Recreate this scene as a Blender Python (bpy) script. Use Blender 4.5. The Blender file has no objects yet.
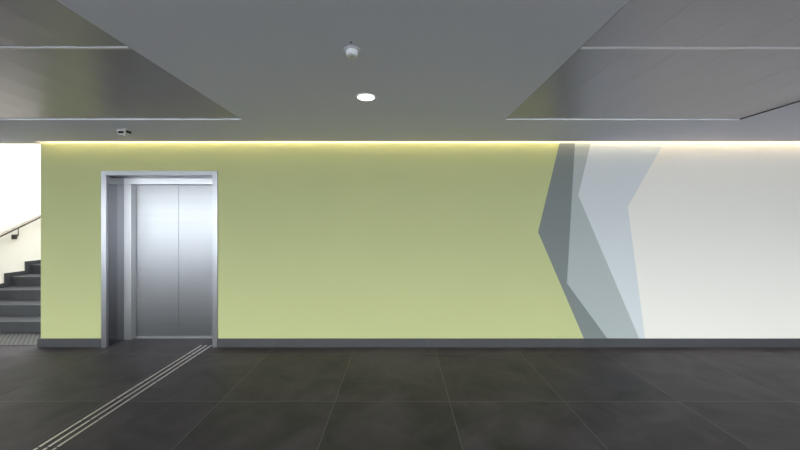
import bpy, bmesh, math, random
from mathutils import Vector, Matrix
random.seed(4)
S = bpy.context.scene
COL = S.collection
R = math.radians
H = 2.555            # ceiling height
EYE = 1.575

# ------------------------------------------------------------------ materials
def new_mat(name):
    m = bpy.data.materials.new(name); m.use_nodes = True
    nt = m.node_tree
    return m, nt, nt.nodes['Principled BSDF']

def mat(name, col, rough=0.5, metal=0.0, spec=0.5, var=0.0, vscale=4.0, bump=0.0, bscale=80.0, stretch=None, aniso=None):
    m, nt, b = new_mat(name)
    b.inputs['Base Color'].default_value = (*col, 1)
    b.inputs['Roughness'].default_value = rough
    b.inputs['Metallic'].default_value = metal
    b.inputs['Specular IOR Level'].default_value = spec
    tc = nt.nodes.new('ShaderNodeTexCoord'); src = tc.outputs['Object']
    if stretch:
        mp = nt.nodes.new('ShaderNodeMapping'); mp.inputs['Scale'].default_value = stretch
        nt.links.new(src, mp.inputs['Vector']); src = mp.outputs['Vector']
    if var > 0:
        n = nt.nodes.new('ShaderNodeTexNoise'); n.inputs['Scale'].default_value = vscale; n.inputs['Detail'].default_value = 5
        nt.links.new(src, n.inputs['Vector'])
        mx = nt.nodes.new('ShaderNodeMix'); mx.data_type = 'RGBA'
        mx.inputs['A'].default_value = (*[c*(1-var) for c in col], 1)
        mx.inputs['B'].default_value = (*[min(1, c*(1+var)) for c in col], 1)
        nt.links.new(n.outputs['Fac'], mx.inputs['Factor']); nt.links.new(mx.outputs['Result'], b.inputs['Base Color'])
    if aniso:
        b.inputs['Anisotropic'].default_value = aniso[0]; b.inputs['Anisotropic Rotation'].default_value = aniso[1]
        tg = nt.nodes.new('ShaderNodeTangent'); tg.direction_type = 'RADIAL'; tg.axis = 'Z'
        nt.links.new(tg.outputs[0], b.inputs['Tangent'])
    if bump > 0:
        n2 = nt.nodes.new('ShaderNodeTexNoise'); n2.inputs['Scale'].default_value = bscale; n2.inputs['Detail'].default_value = 3
        nt.links.new(src, n2.inputs['Vector'])
        bp = nt.nodes.new('ShaderNodeBump'); bp.inputs['Strength'].default_value = bump; bp.inputs['Distance'].default_value = 0.002
        nt.links.new(n2.outputs['Fac'], bp.inputs['Height']); nt.links.new(bp.outputs['Normal'], b.inputs['Normal'])
    return m

def emit(name, col, strength):
    m, nt, b = new_mat(name)
    b.inputs['Base Color'].default_value = (*col, 1)
    b.inputs['Emission Color'].default_value = (*col, 1)
    b.inputs['Emission Strength'].default_value = strength
    return m

M = {}
M['green'] = mat('green_paint', (0.49, 0.512, 0.242), 0.6, spec=0.3, var=0.025, vscale=1.2, bump=0.05, bscale=220)
M['slate'] = mat('slate_green_paint', (0.19, 0.213, 0.205), 0.6, spec=0.3, var=0.02, vscale=1.5)
M['bluegrey'] = mat('blue_grey_paint', (0.395, 0.43, 0.425), 0.6, spec=0.3, var=0.02, vscale=1.5)
M['paleblue'] = mat('pale_blue_paint', (0.61, 0.64, 0.65), 0.6, spec=0.3, var=0.02, vscale=1.5)
M['white'] = mat('warm_white_paint', (0.80, 0.768, 0.70), 0.6, spec=0.3, var=0.015, vscale=1.0)
M['stairwhite'] = mat('stair_white_paint', (0.80, 0.76, 0.68), 0.7, spec=0.3, var=0.01)
M['ceil'] = mat('grey_ceiling_paint', (0.75, 0.74, 0.83), 0.75, spec=0.25, var=0.02, vscale=0.8)
M['trimwhite'] = mat('white_trim', (0.82, 0.82, 0.84), 0.35)
M['shadededge'] = mat('shaded_edge_trim', (0.10, 0.10, 0.10), 0.5)  # shade on the bay side faces, put into the trim colour
M['alu'] = mat('aluminium', (0.62, 0.62, 0.62), 0.35, metal=0.9)
M['railalu'] = mat('satin_rail', (0.75, 0.75, 0.76), 0.45, metal=0.2)
M['steel'] = mat('brushed_steel', (0.41, 0.41, 0.43), 0.40, metal=1.0, aniso=(0.85, 0.0), var=0.05, vscale=3, stretch=(0.6, 0.6, 12))
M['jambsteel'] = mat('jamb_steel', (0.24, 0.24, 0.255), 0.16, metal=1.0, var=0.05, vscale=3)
M['steeldoor'] = mat('brushed_door_steel', (0.40, 0.402, 0.415), 0.42, metal=1.0, aniso=(0.96, 0.0), var=0.06, vscale=2.5, stretch=(0.15, 0.15, 6))
M['headersteel'] = mat('bright_steel', (0.68, 0.68, 0.69), 0.40, metal=1.0, aniso=(0.85, 0.0))
M['sillalu'] = mat('sill_aluminium', (0.36, 0.36, 0.37), 0.4, metal=0.8)
M['shadesoffit'] = mat('shaded_soffit_steel', (0.05, 0.05, 0.055), 0.3, metal=0.6)  # shade under the frame head, put into a near-black steel colour
M['stripsteel'] = mat('strip_steel', (0.66, 0.63, 0.63), 0.34, metal=0.6)
M['skirt'] = mat('grey_skirting_tile', (0.050, 0.0505, 0.055), 0.4, var=0.15, vscale=6)
M['step'] = mat('dark_grey_stair_stone', (0.038, 0.039, 0.042), 0.5, var=0.25, vscale=9)
M['tactile'] = mat('grey_tactile_tile', (0.072, 0.070, 0.065), 0.5, var=0.15, vscale=12)
M['tactilebase'] = mat('tactile_groove', (0.030, 0.030, 0.028), 0.6)
M['blackgap'] = mat('black_gap', (0.012, 0.012, 0.013), 0.6)
M['railmetal'] = mat('bronze_rail_metal', (0.13, 0.11, 0.09), 0.35, metal=0.8)
M['bracket'] = mat('dark_bracket_metal', (0.06, 0.055, 0.05), 0.45, metal=0.5)
M['plastic'] = mat('white_plastic', (0.85, 0.85, 0.86), 0.4)
M['greyplastic'] = mat('grey_plastic', (0.62, 0.62, 0.60), 0.4)
M['baseplastic'] = mat('pale_grey_plastic', (0.72, 0.72, 0.75), 0.5)
M['blackglass'] = mat('black_lens', (0.010, 0.010, 0.011), 0.15)
M['ground'] = mat('outdoor_paving', (0.215, 0.222, 0.245), 0.8, var=0.15, vscale=1.0)
M['led'] = emit('warm_led', (1.0, 0.86, 0.52), 19.0)
M['lamp'] = emit('downlight_diffuser', (1.0, 0.95, 0.84), 9.0)

# dark porcelain floor with one metre tiles
def floor_mat():
    m, nt, b = new_mat('dark_porcelain_tile'); L = nt.links.new
    geo = nt.nodes.new('ShaderNodeTexCoord')
    sep = nt.nodes.new('ShaderNodeSeparateXYZ'); L(geo.outputs['Object'], sep.inputs[0])
    def math_(op, a, bb=None):
        n = nt.nodes.new('ShaderNodeMath'); n.operation = op
        for i, v in enumerate((a, bb)):
            if v is None: continue
            if isinstance(v, (int, float)): n.inputs[i].default_value = v
            else: L(v, n.inputs[i])
        return n.outputs[0]
    ux = math_('ADD', sep.outputs['X'], 20 - 0.432)
    uy = math_('ADD', sep.outputs['Y'], 20 + 0.205)
    fx, fy = math_('FRACT', ux), math_('FRACT', uy)
    dx = math_('MINIMUM', fx, math_('SUBTRACT', 1.0, fx))
    dy = math_('MINIMUM', fy, math_('SUBTRACT', 1.0, fy))
    g = math_('LESS_THAN', math_('MINIMUM', dx, dy), 0.003)
    cmb = nt.nodes.new('ShaderNodeCombineXYZ'); L(math_('FLOOR', ux), cmb.inputs[0]); L(math_('FLOOR', uy), cmb.inputs[1])
    wn = nt.nodes.new('ShaderNodeTexWhiteNoise'); wn.noise_dimensions = '3D'; L(cmb.outputs[0], wn.inputs['Vector'])
    # cloudy cement pattern, shifted per tile
    sc = nt.nodes.new('ShaderNodeVectorMath'); sc.operation = 'SCALE'; L(wn.outputs['Color'], sc.inputs[0]); sc.inputs['Scale'].default_value = 7.0
    ad = nt.nodes.new('ShaderNodeVectorMath'); ad.operation = 'ADD'; L(geo.outputs['Object'], ad.inputs[0]); L(sc.outputs[0], ad.inputs[1])
    n1 = nt.nodes.new('ShaderNodeTexNoise'); n1.inputs['Scale'].default_value = 2.2; n1.inputs['Detail'].default_value = 8; n1.inputs['Roughness'].default_value = 0.62; n1.inputs['Distortion'].default_value = 0.6
    L(ad.outputs[0], n1.inputs['Vector'])
    cr = nt.nodes.new('ShaderNodeValToRGB')
    cr.color_ramp.elements[0].position = 0.30; cr.color_ramp.elements[0].color = (0.026, 0.0222, 0.027, 1)
    cr.color_ramp.elements[1].position = 0.74; cr.color_ramp.elements[1].color = (0.088, 0.0755, 0.086, 1)
    L(n1.outputs['Fac'], cr.inputs[0])
    tv = nt.nodes.new('ShaderNodeMix'); tv.data_type = 'RGBA'; tv.blend_type = 'MULTIPLY'; tv.inputs['Factor'].default_value = 1.0
    mr = nt.nodes.new('ShaderNodeMapRange'); mr.inputs['To Min'].default_value = 0.90; mr.inputs['To Max'].default_value = 1.14
    L(wn.outputs['Value'], mr.inputs['Value'])
    L(cr.outputs[0], tv.inputs['A']); L(mr.outputs[0], tv.inputs['B'])
    mx = nt.nodes.new('ShaderNodeMix'); mx.data_type = 'RGBA'; L(g, mx.inputs['Factor'])
    L(tv.outputs['Result'], mx.inputs['A']); mx.inputs['B'].default_value = (0.125, 0.12, 0.117, 1)
    L(mx.outputs['Result'], b.inputs['Base Color'])
    mr2 = nt.nodes.new('ShaderNodeMapRange'); mr2.inputs['To Min'].default_value = 0.42; mr2.inputs['To Max'].default_value = 0.58
    L(n1.outputs['Fac'], mr2.inputs['Value']); L(mr2.outputs[0], b.inputs['Roughness'])
    b.inputs['Specular IOR Level'].default_value = 0.24
    return m
M['floor'] = floor_mat()

# perforated, satin metal ceiling planks
def panel_mat():
    m, nt, b = new_mat('satin_metal_panel'); L = nt.links.new
    b.inputs['Metallic'].default_value = 0.32; b.inputs['Roughness'].default_value = 0.32; b.inputs['IOR'].default_value = 1.7
    tc = nt.nodes.new('ShaderNodeTexCoord')
    w = nt.nodes.new('ShaderNodeTexWave'); w.wave_type = 'BANDS'; w.bands_direction = 'Y'
    w.inputs['Scale'].default_value = 26; w.inputs['Distortion'].default_value = 0.0
    L(tc.outputs['Object'], w.inputs['Vector'])
    n = nt.nodes.new('ShaderNodeTexNoise'); n.inputs['Scale'].default_value = 5; L(tc.outputs['Object'], n.inputs['Vector'])
    mu = nt.nodes.new('ShaderNodeMath'); mu.operation = 'MULTIPLY'; L(w.outputs['Fac'], mu.inputs[0]); L(n.outputs['Fac'], mu.inputs[1])
    mx = nt.nodes.new('ShaderNodeMix'); mx.data_type = 'RGBA'; L(mu.outputs[0], mx.inputs['Factor'])
    mx.inputs['A'].default_value = (0.37, 0.34, 0.39, 1); mx.inputs['B'].default_value = (0.43, 0.40, 0.45, 1)
    L(mx.outputs['Result'], b.inputs['Base Color'])
    return m
M['panel'] = panel_mat()

def glass_mat():
    m = bpy.data.materials.new('clear_glass'); m.use_nodes = True; nt = m.node_tree; nt.nodes.clear(); L = nt.links.new
    o = nt.nodes.new('ShaderNodeOutputMaterial'); mx = nt.nodes.new('ShaderNodeMixShader')
    t = nt.nodes.new('ShaderNodeBsdfTransparent'); t.inputs['Color'].default_value = (0.93, 0.95, 0.94, 1)
    g = nt.nodes.new('ShaderNodeBsdfGlossy'); g.inputs['Roughness'].default_value = 0.02
    f = nt.nodes.new('ShaderNodeFresnel'); f.inputs['IOR'].default_value = 1.45
    L(f.outputs[0], mx.inputs[0]); L(t.outputs[0], mx.inputs[1]); L(g.outputs[0], mx.inputs[2]); L(mx.outputs[0], o.inputs[0])
    return m
M['glass'] = glass_mat()

# ------------------------------------------------------------------ mesh helpers
class MB:
    def __init__(self): self.bm = bmesh.new(); self.mats = []
    def mi(self, m):
        if m not in self.mats: self.mats.append(m)
        return self.mats.index(m)
    def box(self, x0, x1, y0, y1, z0, z1, m, bevel=0.0):
        b = bmesh.new()
        bmesh.ops.create_cube(b, size=1.0)
        for v in b.verts:
            v.co = ((x0+x1)/2 + v.co.x*(x1-x0), (y0+y1)/2 + v.co.y*(y1-y0), (z0+z1)/2 + v.co.z*(z1-z0))
        if bevel: bmesh.ops.bevel(b, geom=b.edges[:], offset=bevel, segments=2, affect='EDGES', profile=0.5)
        return self.merge(b, m)
    def merge(self, b, m, mtx=None, smooth=False):
        i = self.mi(m); mp = {}
        for v in b.verts: mp[v] = self.bm.verts.new(mtx @ v.co if mtx else v.co)
        for f in b.faces:
            try: nf = self.bm.faces.new([mp[v] for v in f.verts]); nf.material_index = i; nf.smooth = smooth
            except ValueError: pass
        b.free(); return self
    def prism(self, pts, axis, a, bb, m):
        """polygon pts (2D) extruded along axis from a to bb. axis 'y': pts=(x,z); axis 'x': pts=(y,z); axis 'z': pts=(x,y)"""
        def P(p, t):
            return {'y': (p[0], t, p[1]), 'x': (t, p[0], p[1]), 'z': (p[0], p[1], t)}[axis]
        b = bmesh.new()
        v0 = [b.verts.new(P(p, a)) for p in pts]; v1 = [b.verts.new(P(p, bb)) for p in pts]
        n = len(pts)
        b.faces.new(v0); b.faces.new(v1[::-1])
        for k in range(n): b.faces.new((v0[k], v1[k], v1[(k+1) % n], v0[(k+1) % n]))
        bmesh.ops.recalc_face_normals(b, faces=b.faces[:])
        return self.merge(b, m)
    def lathe(self, prof, c, m, seg=40, smooth=True):
        b = bmesh.new(); rings = []
        for r, z in prof:
            if r < 1e-6: rings.append([b.verts.new((c[0], c[1], c[2]+z))])
            else: rings.append([b.verts.new((c[0]+r*math.cos(2*math.pi*k/seg), c[1]+r*math.sin(2*math.pi*k/seg), c[2]+z)) for k in range(seg)])
        for A, B in zip(rings, rings[1:]):
            for k in range(seg):
                q = [A[k % len(A)], A[(k+1) % len(A)], B[(k+1) % len(B)], B[k % len(B)]]
                q = list(dict.fromkeys(q))
                if len(q) > 2: b.faces.new(q)
        bmesh.ops.recalc_face_normals(b, faces=b.faces[:])
        return self.merge(b, m, smooth=smooth)
    def tube(self, pts, r, m, seg=16):
        pts = [Vector(p) for p in pts]; b = bmesh.new(); rings = []
        for i, p in enumerate(pts):
            d = (pts[min(i+1, len(pts)-1)] - pts[max(i-1, 0)]).normalized()
            u = d.cross(Vector((0, 0, 1)));  u = u.normalized() if u.length > 1e-4 else Vector((1, 0, 0))
            w = u.cross(d).normalized()
            rings.append([b.verts.new(p + r*(math.cos(2*math.pi*k/seg)*u + math.sin(2*math.pi*k/seg)*w)) for k in range(seg)])
        for A, B in zip(rings, rings[1:]):
            for k in range(seg): b.faces.new((A[k], A[(k+1) % seg], B[(k+1) % seg], B[k]))
        b.faces.new(rings[0][::-1]); b.faces.new(rings[-1])
        bmesh.ops.recalc_face_normals(b, faces=b.faces[:])
        return self.merge(b, m, smooth=True)
    def build(self, name, parent=None, origin=(0, 0, 0)):
        me = bpy.data.meshes.new(name)
        o = Vector(origin)
        for v in self.bm.verts: v.co -= o
        self.bm.to_mesh(me); self.bm.free()
        for m in self.mats: me.materials.append(m)
        ob = bpy.data.objects.new(name, me); COL.objects.link(ob)
        if parent:
            ob.parent = parent
            ob.location = o - parent.location if parent.type == 'EMPTY' or True else o
        else: ob.location = o
        return ob

def struct(o): o['kind'] = 'structure'; return o
def tag(o, label, cat, group=None):
    o['label'] = label; o['category'] = cat
    if group: o['group'] = group
    return o
def thing(name, loc, label, cat, group=None):
    o = bpy.data.objects.new(name, None); o.empty_display_size = 0.1; o.location = loc; COL.objects.link(o)
    return tag(o, label, cat, group)

# photo pixel on the painted wall -> (x, z); the wall is 4 m from the lens
def W(px, py): return ((px-400)/80.0, EYE - (py-221)/80.0)

XL, XR, YB = -20.0, 11.0, -8.6           # hall extents
WL = -4.49                                # left end of the painted wall
SX0, SX1, SY1, SH = -6.54, -4.62, 5.2, 4.7    # stairwell

HW = 3.6
# ------------------------------------------------------------------ setting: floor, ground
f = MB(); f.box(XL-0.2, XR+0.2, YB-0.1, 6.0, -0.12, 0.0, M['floor']); floor = struct(f.build('floor'))
g = MB(); g.box(-60, 60, -90, YB-0.1, -0.30, -0.05, M['ground']); ground = struct(g.build('ground'))

# painted wall with the geometric mural, opening for the elevator
TOP = 2.548
TOP2 = 2.80
wl = MB()
T = 0.20
OX0, OX1, OZ = -3.715, -2.285, 2.19
wl.box(WL, OX0, 0, T, 0, TOP, M['green'])
wl.box(OX0, OX1, 0, T, OZ, TOP, M['green'])
def ext(p, q, z):       # point on the line p-q at height z
    t = (z-p[1])/(q[1]-p[1]); return (p[0]+t*(q[0]-p[0]), z)
A1, A2, A3 = W(559.3, 144), W(538, 232), W(583.6, 338)
B1, B2, B3 = W(574.9, 144), W(567, 283.3), W(607.0, 338)
C1, C2, C3 = W(590.5, 144), W(578.3, 195.4), W(639.0, 338)
D1, D2, D3 = W(663.4, 144), W(627.8, 206.6), W(645.0, 338)
At, Ab = ext(A1, A2, TOP), ext(A2, A3, 0)
Bt, Bb = ext(B1, B2, TOP), ext(B2, B3, 0)
Ct, Cb = ext(C1, C2, TOP), ext(C2, C3, 0)
Dt, Db = ext(D1, D2, TOP), ext(D2, D3, 0)
if Cb[0] > Db[0]: Cb = Db
wl.prism([(OX1, 0), (OX1, TOP), At, A2, Ab], 'y', 0, T, M['green'])
wl.prism([At, Bt, B2, Bb, Ab, A2], 'y', 0, T, M['slate'])
wl.prism([Bt, Ct, C2, Cb, Bb, B2], 'y', 0, T, M['bluegrey'])
wl.prism([Ct, Dt, D2, Db, Cb, C2], 'y', 0, T, M['paleblue'])
wl.prism([Dt, (XR, TOP), (XR, 0), Db, D2], 'y', 0, T, M['white'])
wl.box(WL, XR, 0, T, TOP, TOP2, M['white'])
struct(wl.build('wall_back'))

def skirting(name, x0, x1, joints=()):
    b = MB(); xs = [x0] + list(joints) + [x1]
    for a, c in zip(xs, xs[1:]):
        b.box(a+0.0006, c-0.0006, -0.012, 0.0, 0.0, 0.108, M['skirt'], 0.0005)
    return struct(b.build(name))
skirting('baseboard_left', WL-0.03, -3.727)
skirting('baseboard_back', -2.273, XR, [-1.56, 0.35, 2.31, 4.27, 6.2, 8.1])

# other walls of the hall
b = MB(); b.box(XL-0.2, XL, YB, 0.0, 0, HW, M['white']); struct(b.build('wall_left'))
b = MB(); b.box(XR, XR+0.2, YB, 0.2, 0, HW, M['white']); struct(b.build('wall_right'))
b = MB(); b.box(XL-0.2, SX0-0.0, 0.0, 0.2, 0, TOP2, M['white']); struct(b.build('wall_stair_front'))
# stairwell shell: left wall, right wall, end wall and the lintel over the hall ceiling edge
b = MB(); b.box(SX0-0.2, SX0, 0.2, SY1, 0, SH, M['stairwhite']); struct(b.build('wall_stair_left'))
b = MB(); b.box(SX1, SX1+0.12, 0.2, SY1, 0, SH, M['stairwhite']); struct(b.build('wall_stair_right'))
b = MB(); b.box(SX0-0.2, SX1+0.12, SY1, SY1+0.2, 0, SH, M['stairwhite']); struct(b.build('wall_stair_end'))
b = MB(); b.box(SX0-0.2, SX1+0.12, -0.0, 0.06, H, SH, M['stairwhite']); struct(b.build('wall_stair_lintel'))
# rooflight over the stairs: frame, bars and glass
rl = MB()
for y in (0.06, 1.75, 3.45, 5.12): rl.box(SX0, SX1, y, y+0.08, SH-0.10, SH, M['trimwhite'])
for x in (SX0, SX1-0.06): rl.box(x, x+0.06, 0.06, SY1, SH-0.10, SH, M['trimwhite'])
w = struct(rl.build('window_1'))
p = MB(); p.box(SX0, SX1, 0.06, SY1, SH, SH+0.012, M['glass']); p.build('pane', w)

# glazed front of the hall, behind the photographer
n = 14
for k in range(n):
    x0 = XL + (XR-XL)*k/n; x1 = XL + (XR-XL)*(k+1)/n
    b = MB()
    for a in (x0, x1-0.05): b.box(a, a+0.05, YB-0.06, YB+0.06, 0, HW, M['alu'])
    b.box(x0+0.05, x1-0.05, YB-0.06, YB+0.06, 0, 0.08, M['alu']); b.box(x0+0.05, x1-0.05, YB-0.06, YB+0.06, HW-0.10, HW, M['alu'])
    w = struct(b.build('window_%d' % (k+2)))
    p = MB(); p.box(x0+0.05, x1-0.05, YB-0.008, YB+0.008, 0.08, HW-0.10, M['glass']); p.build('pane', w)

# ------------------------------------------------------------------ ceiling
LX0, LX1, RX0, RX1 = -6.03, -1.53, 1.02, 3.29    # the two metal bays
BY0, BY1 = -6.0, -0.90
YC = -6.9; HW = 3.6          # the ceiling stops here; the glazed strip behind is higher
CT = 2.72
c = MB()
c.box(XL, XR, BY1, -0.06, H, CT, M['ceil'])
c.box(XL, WL-0.02, -0.06, -0.0, H, CT, M['ceil'])
c.box(XL, LX0, BY0, BY1, H, CT, M['ceil'])
c.box(LX1, RX0, BY0, BY1, H, CT, M['ceil'])
c.box(RX1, XR, BY0, BY1, H, CT, M['ceil'])
c.box(XL, XR, YC, BY0, H, CT, M['ceil'])
c.box(XL-0.2, XR+0.2, YC, 0.0, CT, CT+0.12, M['ceil'])
c.box(XL-0.2, XR+0.2, YC, YC+0.1, CT+0.12, HW, M['ceil'])
c.box(XL-0.2, XR+0.2, YB-0.1, YC+0.1, HW, HW+0.12, M['ceil'])
ceiling = struct(c.build('ceiling'))

RC = 0.008                                      # depth the metal sits above the plaster
secs = [(-0.90, -2.157), (-2.187, -3.465), (-3.495, -4.755), (-4.785, -5.99)]
def plank(x0, x1, y1, y0, k0):
    b = bmesh.new(); nseg = 8; rows = []
    wd = x1-x0
    for y in (y0+0.001, y1-0.001):
        row = []
        for k in range(nseg+1):
            t = k/nseg; z = H+RC + k0*(0.0020*(1-(2*t-1)**2) + 0.0028*t)
            row.append(b.verts.new((x0+wd*t, y, z)))
        rows.append(row)
    top = [[b.verts.new((v.co.x, v.co.y, H+RC+0.022)) for v in (r[0], r[-1])] for r in rows]
    for k in range(nseg): b.faces.new((rows[0][k], rows[0][k+1], rows[1][k+1], rows[1][k]))
    b.faces.new((rows[0][0], rows[1][0], top[1][0], top[0][0]))
    b.faces.new((rows[0][-1], top[0][1], top[1][1], rows[1][-1]))
    b.faces.new((top[0][0], top[1][0], top[1][1], top[0][1]))
    b.faces.new(rows[0] + [top[0][1], top[0][0]]); b.faces.new(rows[1][::-1] + [top[1][0], top[1][1]])
    bmesh.ops.recalc_face_normals(b, faces=b.faces[:])
    m = MB(); m.merge(b, M['panel']); return m
for bx0, bx1, d in ((LX0, LX1, -1), (RX0, RX1, 1)):
    x = 0.0; width = bx1-bx0
    while x < width-0.02:
        e = min(x+0.30, width)
        a, q = (bx1-e, bx1-x) if d < 0 else (bx0+x, bx0+e)
        for (s1, s0) in secs: plank(a, q, s1, s0, 0.9 if d < 0 else 0.25).build('ceiling_panel', ceiling)
        x += 0.30
# edge trims of the bays and the aluminium rails between panel rows
for i, (bx0, bx1) in enumerate(((LX0, LX1), (RX0, RX1))):
    t = MB(); t.box(bx0, bx1, BY1-0.004, BY1, H-0.002, H+RC+0.004, M['trimwhite']); struct(t.build('trim_%d' % (i*3+1)))
    t = MB()
    for y in (-2.172, -3.48, -4.77): t.box(bx0, bx1, y-0.010, y+0.010, H+RC-0.003, H+RC+0.018, M['railalu'], 0.001)
    struct(t.build('trim_%d' % (i*3+2)))
    t = MB()
    t.box(bx0, bx0+0.003, BY0, BY1-0.004, H, H+RC+0.004, M['shadededge']); t.box(bx1-0.003, bx1, BY0, BY1-0.004, H, H+RC+0.004, M['shadededge'])  # side faces coloured dark to stand for their shade
    struct(t.build('trim_%d' % (i*3+3)))

# cove light in the slot between ceiling and wall
cv = thing('cove_light', (2.2, -0.06, CT-0.06), 'long warm LED strip light glowing in the ceiling slot along the wall', 'light')
b = MB(); b.box(WL, XR-0.01, -0.058, -0.012, CT-0.020, CT, M['alu']); b.build('housing', cv)
b = MB(); b.box(WL, XR-0.01, -0.055, -0.018, CT-0.026, CT-0.020, M['led']); b.build('diffuser', cv)

# ------------------------------------------------------------------ elevator
el = thing('elevator', (-3.0, 0.12, 0), 'brushed steel elevator with two closed sliding doors set back in the green wall', 'elevator')
FX0, FX1, FI0, FI1, FZ0, FZ1 = -3.725, -2.275, -3.660, -2.338, 2.144, 2.200
def part(name, boxes, m, parent=el, bevel=0.0015):
    b = MB()
    for q in boxes: b.box(*q, m, bevel)
    return b.build(name, parent)
part('door_frame', [(FX0, FI0, -0.014, 0.02, 0, FZ1)], M['steel'])
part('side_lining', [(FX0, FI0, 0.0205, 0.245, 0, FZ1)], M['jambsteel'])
part('door_frame', [(FI1, FX1, -0.014, 0.02, 0, FZ1)], M['steel'])
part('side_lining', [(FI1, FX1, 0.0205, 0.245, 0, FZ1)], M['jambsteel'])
part('frame_head', [(FI0, FI1, -0.014, 0.02, FZ0, FZ1)], M['steel'])
part('head_soffit', [(FI0, FI1, 0.0205, 0.245, FZ0, FZ1)], M['shadesoffit'])  # underside split off so its shade can be coloured in
part('jamb', [(-3.668, -3.570, 0.246, 0.335, 0, 2.06)], M['headersteel'])
part('jamb', [(-2.40, -2.300, 0.246, 0.335, 0, 2.06)], M['headersteel'])
part('header', [(-3.668, -2.300, 0.246, 0.335, 2.062, 2.24)], M['headersteel'])
for a, q in ((-3.60, -3.0055), (-3.0025, -2.34)):
    part('door_leaf', [(a, q, 0.342, 0.372, 0.008, 2.12)], M['steeldoor'])
part('sill', [(-3.66, -2.338, 0.290, 0.40, 0.0, 0.007)], M['sillalu'])
part('shaft_backing', [(-3.75, -2.25, 0.40, 0.44, 0, 2.3)], M['blackgap'])

# ------------------------------------------------------------------ staircase
RI, TR, Y0 = 0.16, 0.29, 0.50
NS = 14
st = thing('staircase', ((SX0+SX1)/2, Y0, 0), 'dark grey stone staircase rising left of the green wall', 'stairs')
for k in range(NS):
    y = Y0 + TR*k
    b = MB()
    b.box(SX0+0.014, SX1-0.001, y, y+TR if k < NS-1 else SY1-0.01, 0.0 if k == 0 else RI*k-0.0, RI*(k+1)-0.030, M['step'])
    b.box(SX0+0.014, SX1-0.001, y-0.012, y+TR if k < NS-1 else SY1-0.01, RI*(k+1)-0.030, RI*(k+1), M['step'], 0.003)
    b.build('step', st)
pts = []
o = 0.085
y = Y0-0.10; z = 0.0
prof = [(Y0-0.02, 0.0), (Y0-0.02, RI+0.07)]
for k in range(1, NS):
    prof += [(Y0+TR*k-o, RI*k+0.07), (Y0+TR*k-o, RI*(k+1)+0.07)]
prof += [(SY1-0.02, RI*NS+0.07), (SY1-0.02, 0.0)]
b = MB(); b.prism(prof, 'x', SX0+0.001, SX0+0.013, M['skirt']); b.build('stair_skirting', st)

# handrail on the stair wall
XR_ = SX0+0.075
def railz(d): return 1.665 - (5.77-d)*0.552        # d = distance from the lens plane
hr = thing('handrail', (SX0+0.04, 1.4, railz(5.4)), 'slim dark metal handrail sloping up the white stair wall', 'handrail')
b = MB(); b.tube([(XR_, d-4, railz(d)) for d in (4.55, 5.2, 6.0, 7.0, 8.4)], 0.023, M['railmetal']); b.build('rail', hr)
for d in (4.62, 5.42, 6.6, 7.8):
    br = MB(); br.box(SX0+0.001, SX0+0.016, d-4-0.036, d-4+0.036, railz(d)-0.205, railz(d)-0.125, M['bracket'], 0.003)
    bo = br.build('bracket', hr)
    a = MB(); a.tube([(SX0+0.014, d-4, railz(d)-0.165), (SX0+0.05, d-4, railz(d)-0.163), (SX0+0.070, d-4, railz(d)-0.145), (XR_, d-4, railz(d)-0.11), (XR_, d-4, railz(d)-0.016)], 0.008, M['railmetal'], 10)
    ao = a.build('bracket_arm', hr)

# ribbed tactile tile at the foot of the stairs
tx0, tx1, ty0, ty1 = SX0+0.03, WL-0.05, 0.04, Y0-0.025
t = MB(); t.box(tx0, tx1, ty0, ty1, 0.0, 0.003, M['tactilebase'])
cc = tx0+ty0+0.03
while cc < tx1+ty1:
    ya, yb = max(ty0, cc-tx1), min(ty1, cc-tx0)
    if yb-ya > 0.03:
        hw = 0.020
        t.prism([(cc-ya-hw, ya), (cc-ya+hw, ya), (cc-yb+hw, yb), (cc-yb-hw, yb)], 'z', 0.003, 0.008, M['tactile'])
    cc += 0.060
tag(t.build('tactile_paving', origin=((tx0+tx1)/2, (ty0+ty1)/2, 0)), 'grey diagonally ribbed tactile paving at the foot of the stairs', 'tactile paving')

# steel guide strips leading to the elevator: three lines of short bars
brk = [4.06, 3.76, 3.45, 3.143, 2.836, 2.533, 2.225, 1.92]
rank = ['first', 'second', 'third', 'fourth', 'fifth', 'sixth', 'seventh']
sm = MB(); sm.box(-0.0085, 0.0085, -0.1495, 0.1495, 0, 0.004, M['stripsteel'], 0.0015)
proto = sm.build('guide_strip'); first = True
for ri, (rx, rn) in enumerate(((-2.514, 'left-hand'), (-2.450, 'middle'), (-2.386, 'right-hand'))):
    for k in range(7):
        o = proto if first else proto.copy()
        if not first: COL.objects.link(o)
        first = False
        d = (brk[k]+brk[k+1])/2
        o.location = (rx, d-4, 0.0); o.scale = (1, (brk[k]-brk[k+1]-0.012)/0.299, 1)
        tag(o, 'steel guide strip in the %s line on the dark floor, %s from the elevator' % (rn, rank[k]), 'guide strip', 'steel guide strips leading to the elevator')

# ------------------------------------------------------------------ ceiling fittings
dx, dy = -34*(0.98*320/124)/320, 0.98*320/124-4
dl = thing('downlight', (dx, dy, H), 'round glowing recessed downlight in the smooth grey ceiling', 'light')
b = MB(); b.lathe([(0.066, 0.0), (0.066, -0.004), (0.075, -0.005), (0.080, -0.002), (0.080, 0.0)], (dx, dy, H), M['plastic'], 48); b.build('trim_ring', dl)
b = MB(); b.lathe([(0.0, -0.0045), (0.050, -0.0045), (0.066, -0.0035), (0.066, 0.0)], (dx, dy, H), M['lamp'], 48); b.build('diffuser', dl)

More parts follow.
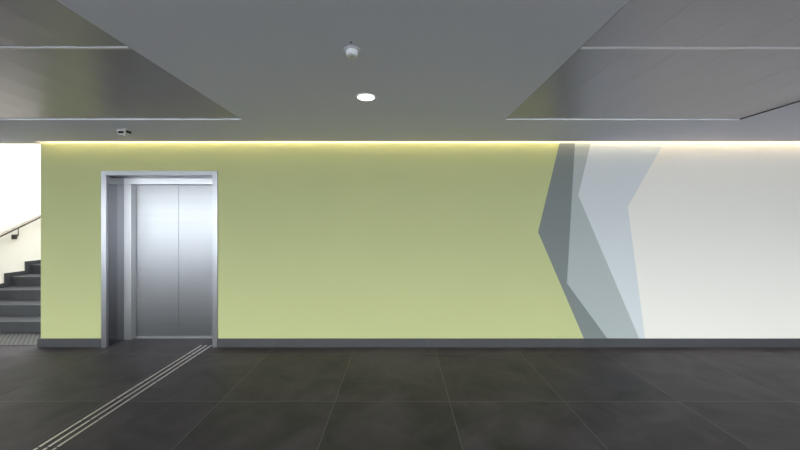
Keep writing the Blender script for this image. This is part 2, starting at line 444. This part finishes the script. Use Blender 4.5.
d = 1.835
sx, sy = -48*d/320, d-4
sd = thing('smoke_detector', (sx, sy, H), 'small white drum shaped smoke detector on the smooth grey ceiling', 'smoke detector')
b = MB(); b.lathe([(0.0, 0.0), (0.047, 0.0), (0.047, -0.004), (0.044, -0.006), (0.0, -0.006)], (sx, sy, H), M['baseplastic']); b.build('mounting_base', sd)
b = MB(); b.lathe([(0.033, -0.006), (0.034, -0.009), (0.034, -0.031), (0.031, -0.036), (0.0, -0.036)], (sx, sy, H), M['plastic']); b.build('housing', sd)
b = MB(); b.lathe([(0.0, -0.0375), (0.012, -0.0375), (0.014, -0.036), (0.014, -0.035)], (sx, sy, H), M['greyplastic']); b.build('sensor_cap', sd)
d = .98*320/178.6
sc_ = MB(); sc_.lathe([(0.0, -0.003), (0.004, -0.003), (0.006, -0.001), (0.006, -0.0004), (0.0, -0.0004)], (-49*d/320, d-4, H), M['blackglass'], 20)
tag(sc_.build('ceiling_screw', origin=(-49*d/320, d-4, H)), 'tiny dark screw cap in the ceiling just above the white smoke detector', 'screw cap')

# small motion sensor unit near the elevator
kx, ky = -2.978, 3.44-4
kc = thing('ceiling_sensor', (kx, ky, H), 'small pale grey sensor unit with dark windows on the ceiling near the elevator', 'sensor')
mt = Matrix.Translation((kx, ky, H)) @ Matrix.Rotation(R(-6), 4, 'Z') @ Matrix.Scale(1.12, 4)
def kpart(name, fn, m):
    b = MB(); fn(b); 
    for v in b.bm.verts: v.co = mt @ v.co
    return b.build(name, kc)
kpart('mounting_plate', lambda b: b.box(-0.032, 0.072, -0.035, 0.035, -0.006, 0.0, M['greyplastic'], 0.002), 0)
kpart('housing', lambda b: b.prism([(-0.024, -0.006), (0.060, -0.006), (0.060, -0.035), (0.038, -0.058), (-0.006, -0.058), (-0.024, -0.026)], 'y', -0.036, 0.034, M['greyplastic']), 0)
kpart('lens_window', lambda b: b.box(-0.010, 0.044, -0.0385, -0.030, -0.043, -0.021, M['blackglass'], 0.001), 0)
kpart('lens_window', lambda b: b.box(0.052, 0.0625, -0.026, 0.024, -0.034, -0.014, M['blackglass'], 0.001), 0)
kpart('sensor_eye', lambda b: b.lathe([(0.0, -0.070), (0.005, -0.069), (0.008, -0.063), (0.008, -0.057)], (0.040, -0.024, 0), M['plastic'], 16), 0)

# ------------------------------------------------------------------ sky and camera
wd = bpy.data.worlds.new('overcast_sky'); S.world = wd; wd.use_nodes = True
nt = wd.node_tree; bg = nt.nodes['Background']
bg.inputs['Color'].default_value = (0.92, 0.95, 1.0, 1)
# overcast sky: brighter towards the zenith
tc = nt.nodes.new('ShaderNodeTexCoord'); sp = nt.nodes.new('ShaderNodeSeparateXYZ'); nt.links.new(tc.outputs['Generated'], sp.inputs[0])
mr = nt.nodes.new('ShaderNodeMapRange'); mr.inputs['To Min'].default_value = 8.3; mr.inputs['To Max'].default_value = 25.0
nt.links.new(sp.outputs['Z'], mr.inputs['Value']); nt.links.new(mr.outputs[0], bg.inputs['Strength'])
def portal(name, loc, rot, sx, sy):
    l = bpy.data.lights.new(name, 'AREA'); l.shape = 'RECTANGLE'; l.size = sx; l.size_y = sy
    l.cycles.is_portal = True
    o = bpy.data.objects.new(name, l); o.location = loc; o.rotation_euler = rot; COL.objects.link(o)
portal('window_portal', ((XL+XR)/2, YB-0.09, HW/2), (R(90), 0, 0), XR-XL, HW)
portal('rooflight_portal', ((SX0+SX1)/2, SY1/2+0.05, SH+0.03), (0, 0, 0), SX1-SX0, SY1)

cam = bpy.data.cameras.new('camera'); co = bpy.data.objects.new('camera', cam); COL.objects.link(co)
co.location = (0, -4, EYE); co.rotation_euler = (R(90), 0, 0)
cam.sensor_width = 36; cam.lens = 320/800*36; cam.shift_y = -4/800; cam.clip_start = 0.02
S.camera = co
vs = S.view_settings; vs.view_transform = 'Standard'; vs.look = 'None'; vs.gamma = 1; vs.use_curve_mapping = False
vs.exposure = -0.13
S.cycles.max_bounces = 12; S.cycles.diffuse_bounces = 8; S.cycles.glossy_bounces = 6
S.cycles.sample_clamp_indirect = 8
